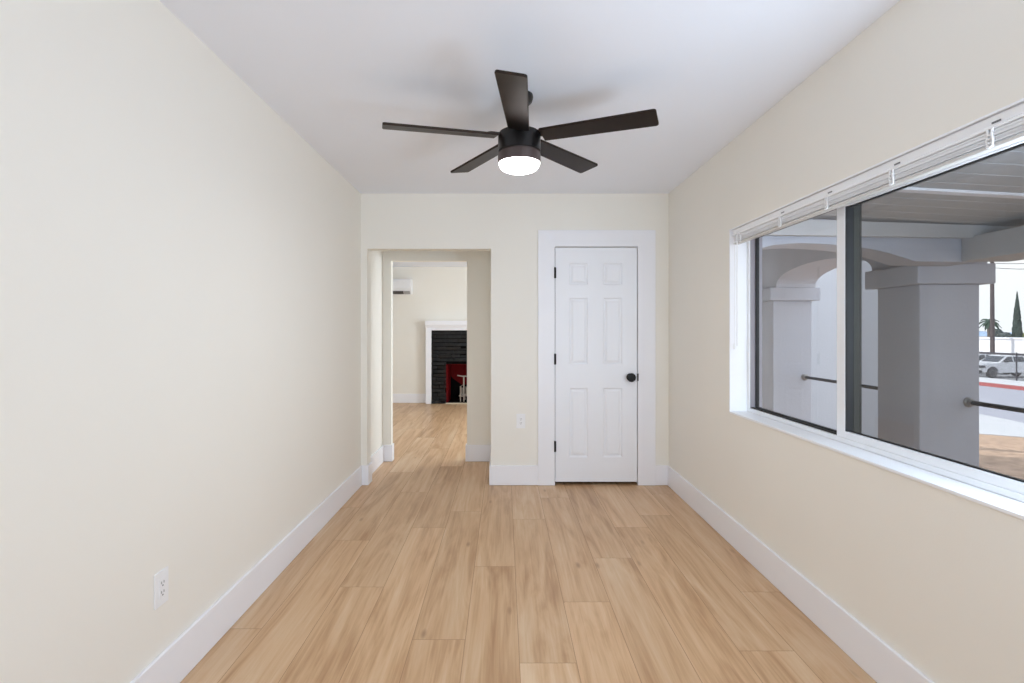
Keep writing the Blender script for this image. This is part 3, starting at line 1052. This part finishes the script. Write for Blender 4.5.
# palm
ax, ay = 100.0, 109.5
pm = thing('palm_tree', 'green palm tree beside the utility pole', 'palm tree', (ax, ay, LZ))
bm = new()
tube(bm, [(ax, ay, LZ), (ax + 0.2, ay, 0.5), (ax + 0.1, ay, 3.4)], [0.36, 0.28, 0.32], 12)
obj('trunk', bm, PALMT, pm, smooth=True)
bm = new()
r = random.Random(5)
for k in range(34):
    az = r.uniform(0, 2 * math.pi)
    el = r.uniform(-0.5, 1.2)
    L_ = r.uniform(1.5, 2.1)
    d = Vector((math.cos(az), math.sin(az), 0))
    sd = Vector((-math.sin(az), math.cos(az), 0))
    c0 = Vector((ax + 0.1, ay, 3.4))
    prev = None
    for s in range(7):
        f = s / 6
        p = c0 + d * (L_ * f * math.cos(el * 0.7)) + Vector((0, 0, L_ * (math.sin(el) * f - 0.75 * f * f)))
        w_ = 0.30 * math.sin(math.pi * min(1, 0.12 + f * 0.86))
        cur = [bm.verts.new(p - sd * w_ - Vector((0, 0, 0.14))), bm.verts.new(p), bm.verts.new(p + sd * w_ - Vector((0, 0, 0.14)))]
        if prev:
            bm.faces.new((prev[0], prev[1], cur[1], cur[0]))
            bm.faces.new((prev[1], prev[2], cur[2], cur[1]))
        prev = cur
ob = obj('fronds', bm, LEAFG, pm)
md = ob.modifiers.new('solid', 'SOLIDIFY')
md.thickness = 0.03

# cypress
cx_, cy_ = 70.0, 72.3
cyp = thing('cypress_tree', 'tall narrow dark cypress tree against the sky', 'tree', (cx_, cy_, LZ))
bm = new()
r = random.Random(9)
prof = []
for k in range(46):
    f = k / 45
    z = LZ + 0.6 + f * 8.9
    rad = 0.60 * (0.55 + 0.45 * math.sin(min(1, f * 3) * math.pi / 2)) * (1 - f ** 1.7) + 0.03
    prof.append((rad, z))
rings = []
for rad, z in prof:
    rings.append([bm.verts.new((cx_ + rad * (1 + r.uniform(-.22, .22)) * math.cos(2 * math.pi * k / 26),
                                cy_ + rad * (1 + r.uniform(-.22, .22)) * math.sin(2 * math.pi * k / 26), z + r.uniform(-.1, .1))) for k in range(26)])
for a, b in zip(rings, rings[1:]):
    for k in range(26):
        bm.faces.new((a[k], a[(k + 1) % 26], b[(k + 1) % 26], b[k]))
bm.faces.new(rings[0])
bm.faces.new(rings[-1])
obj('crown', bm, CYP, cyp)
bm = new()
tube(bm, [(cx_, cy_, LZ), (cx_, cy_, LZ + 0.9)], 0.16, 10)
obj('trunk', bm, PALMT, cyp)


def bush(name, c, rx, rz, m, label, seed):
    bm = new()
    blob(bm, (c[0], c[1], LZ + rz * 0.93), rx, rx, rz, seed)
    return tag(obj(name, bm, m, base=(c[0], c[1], LZ)), label, 'bush')


bush('olive_bush', (72.4, 73.6), 1.15, 1.97, BUSHM, 'round olive green bush at the foot of the cypress', 21)
bush('dark_bush', (96.0, 101.5), 1.5, 1.95, DARKBUSH, 'dark round bush between the pole and the cypress', 22)
bush('tall_bush', (97.0, 104.3), 1.1, 2.3, DARKBUSH, 'dark ragged bush just right of the utility pole', 23)

# hazy ridge on the horizon
bm = new()
r = random.Random(4)
pts = [(300, LZ - 1), (300, 2.2)]
n = 40
prev = None
for k in range(n + 1):
    y = 120 + k * 14
    zt = 1.2 + 1.1 * math.sin(k * 0.55) + r.uniform(-0.3, 0.3)
    cur = [bm.verts.new(p) for p in ((380, y, LZ - 1), (384, y, zt * 0.6), (392, y, zt), (399, y, LZ - 1))]
    if prev:
        for i in range(3):
            bm.faces.new((prev[i], prev[i + 1], cur[i + 1], cur[i]))
        bm.faces.new((prev[3], prev[0], cur[0], cur[3]))
    else:
        bm.faces.new(cur)
    prev = cur
bm.faces.new(prev)
struct('hill', bm, HILLM)
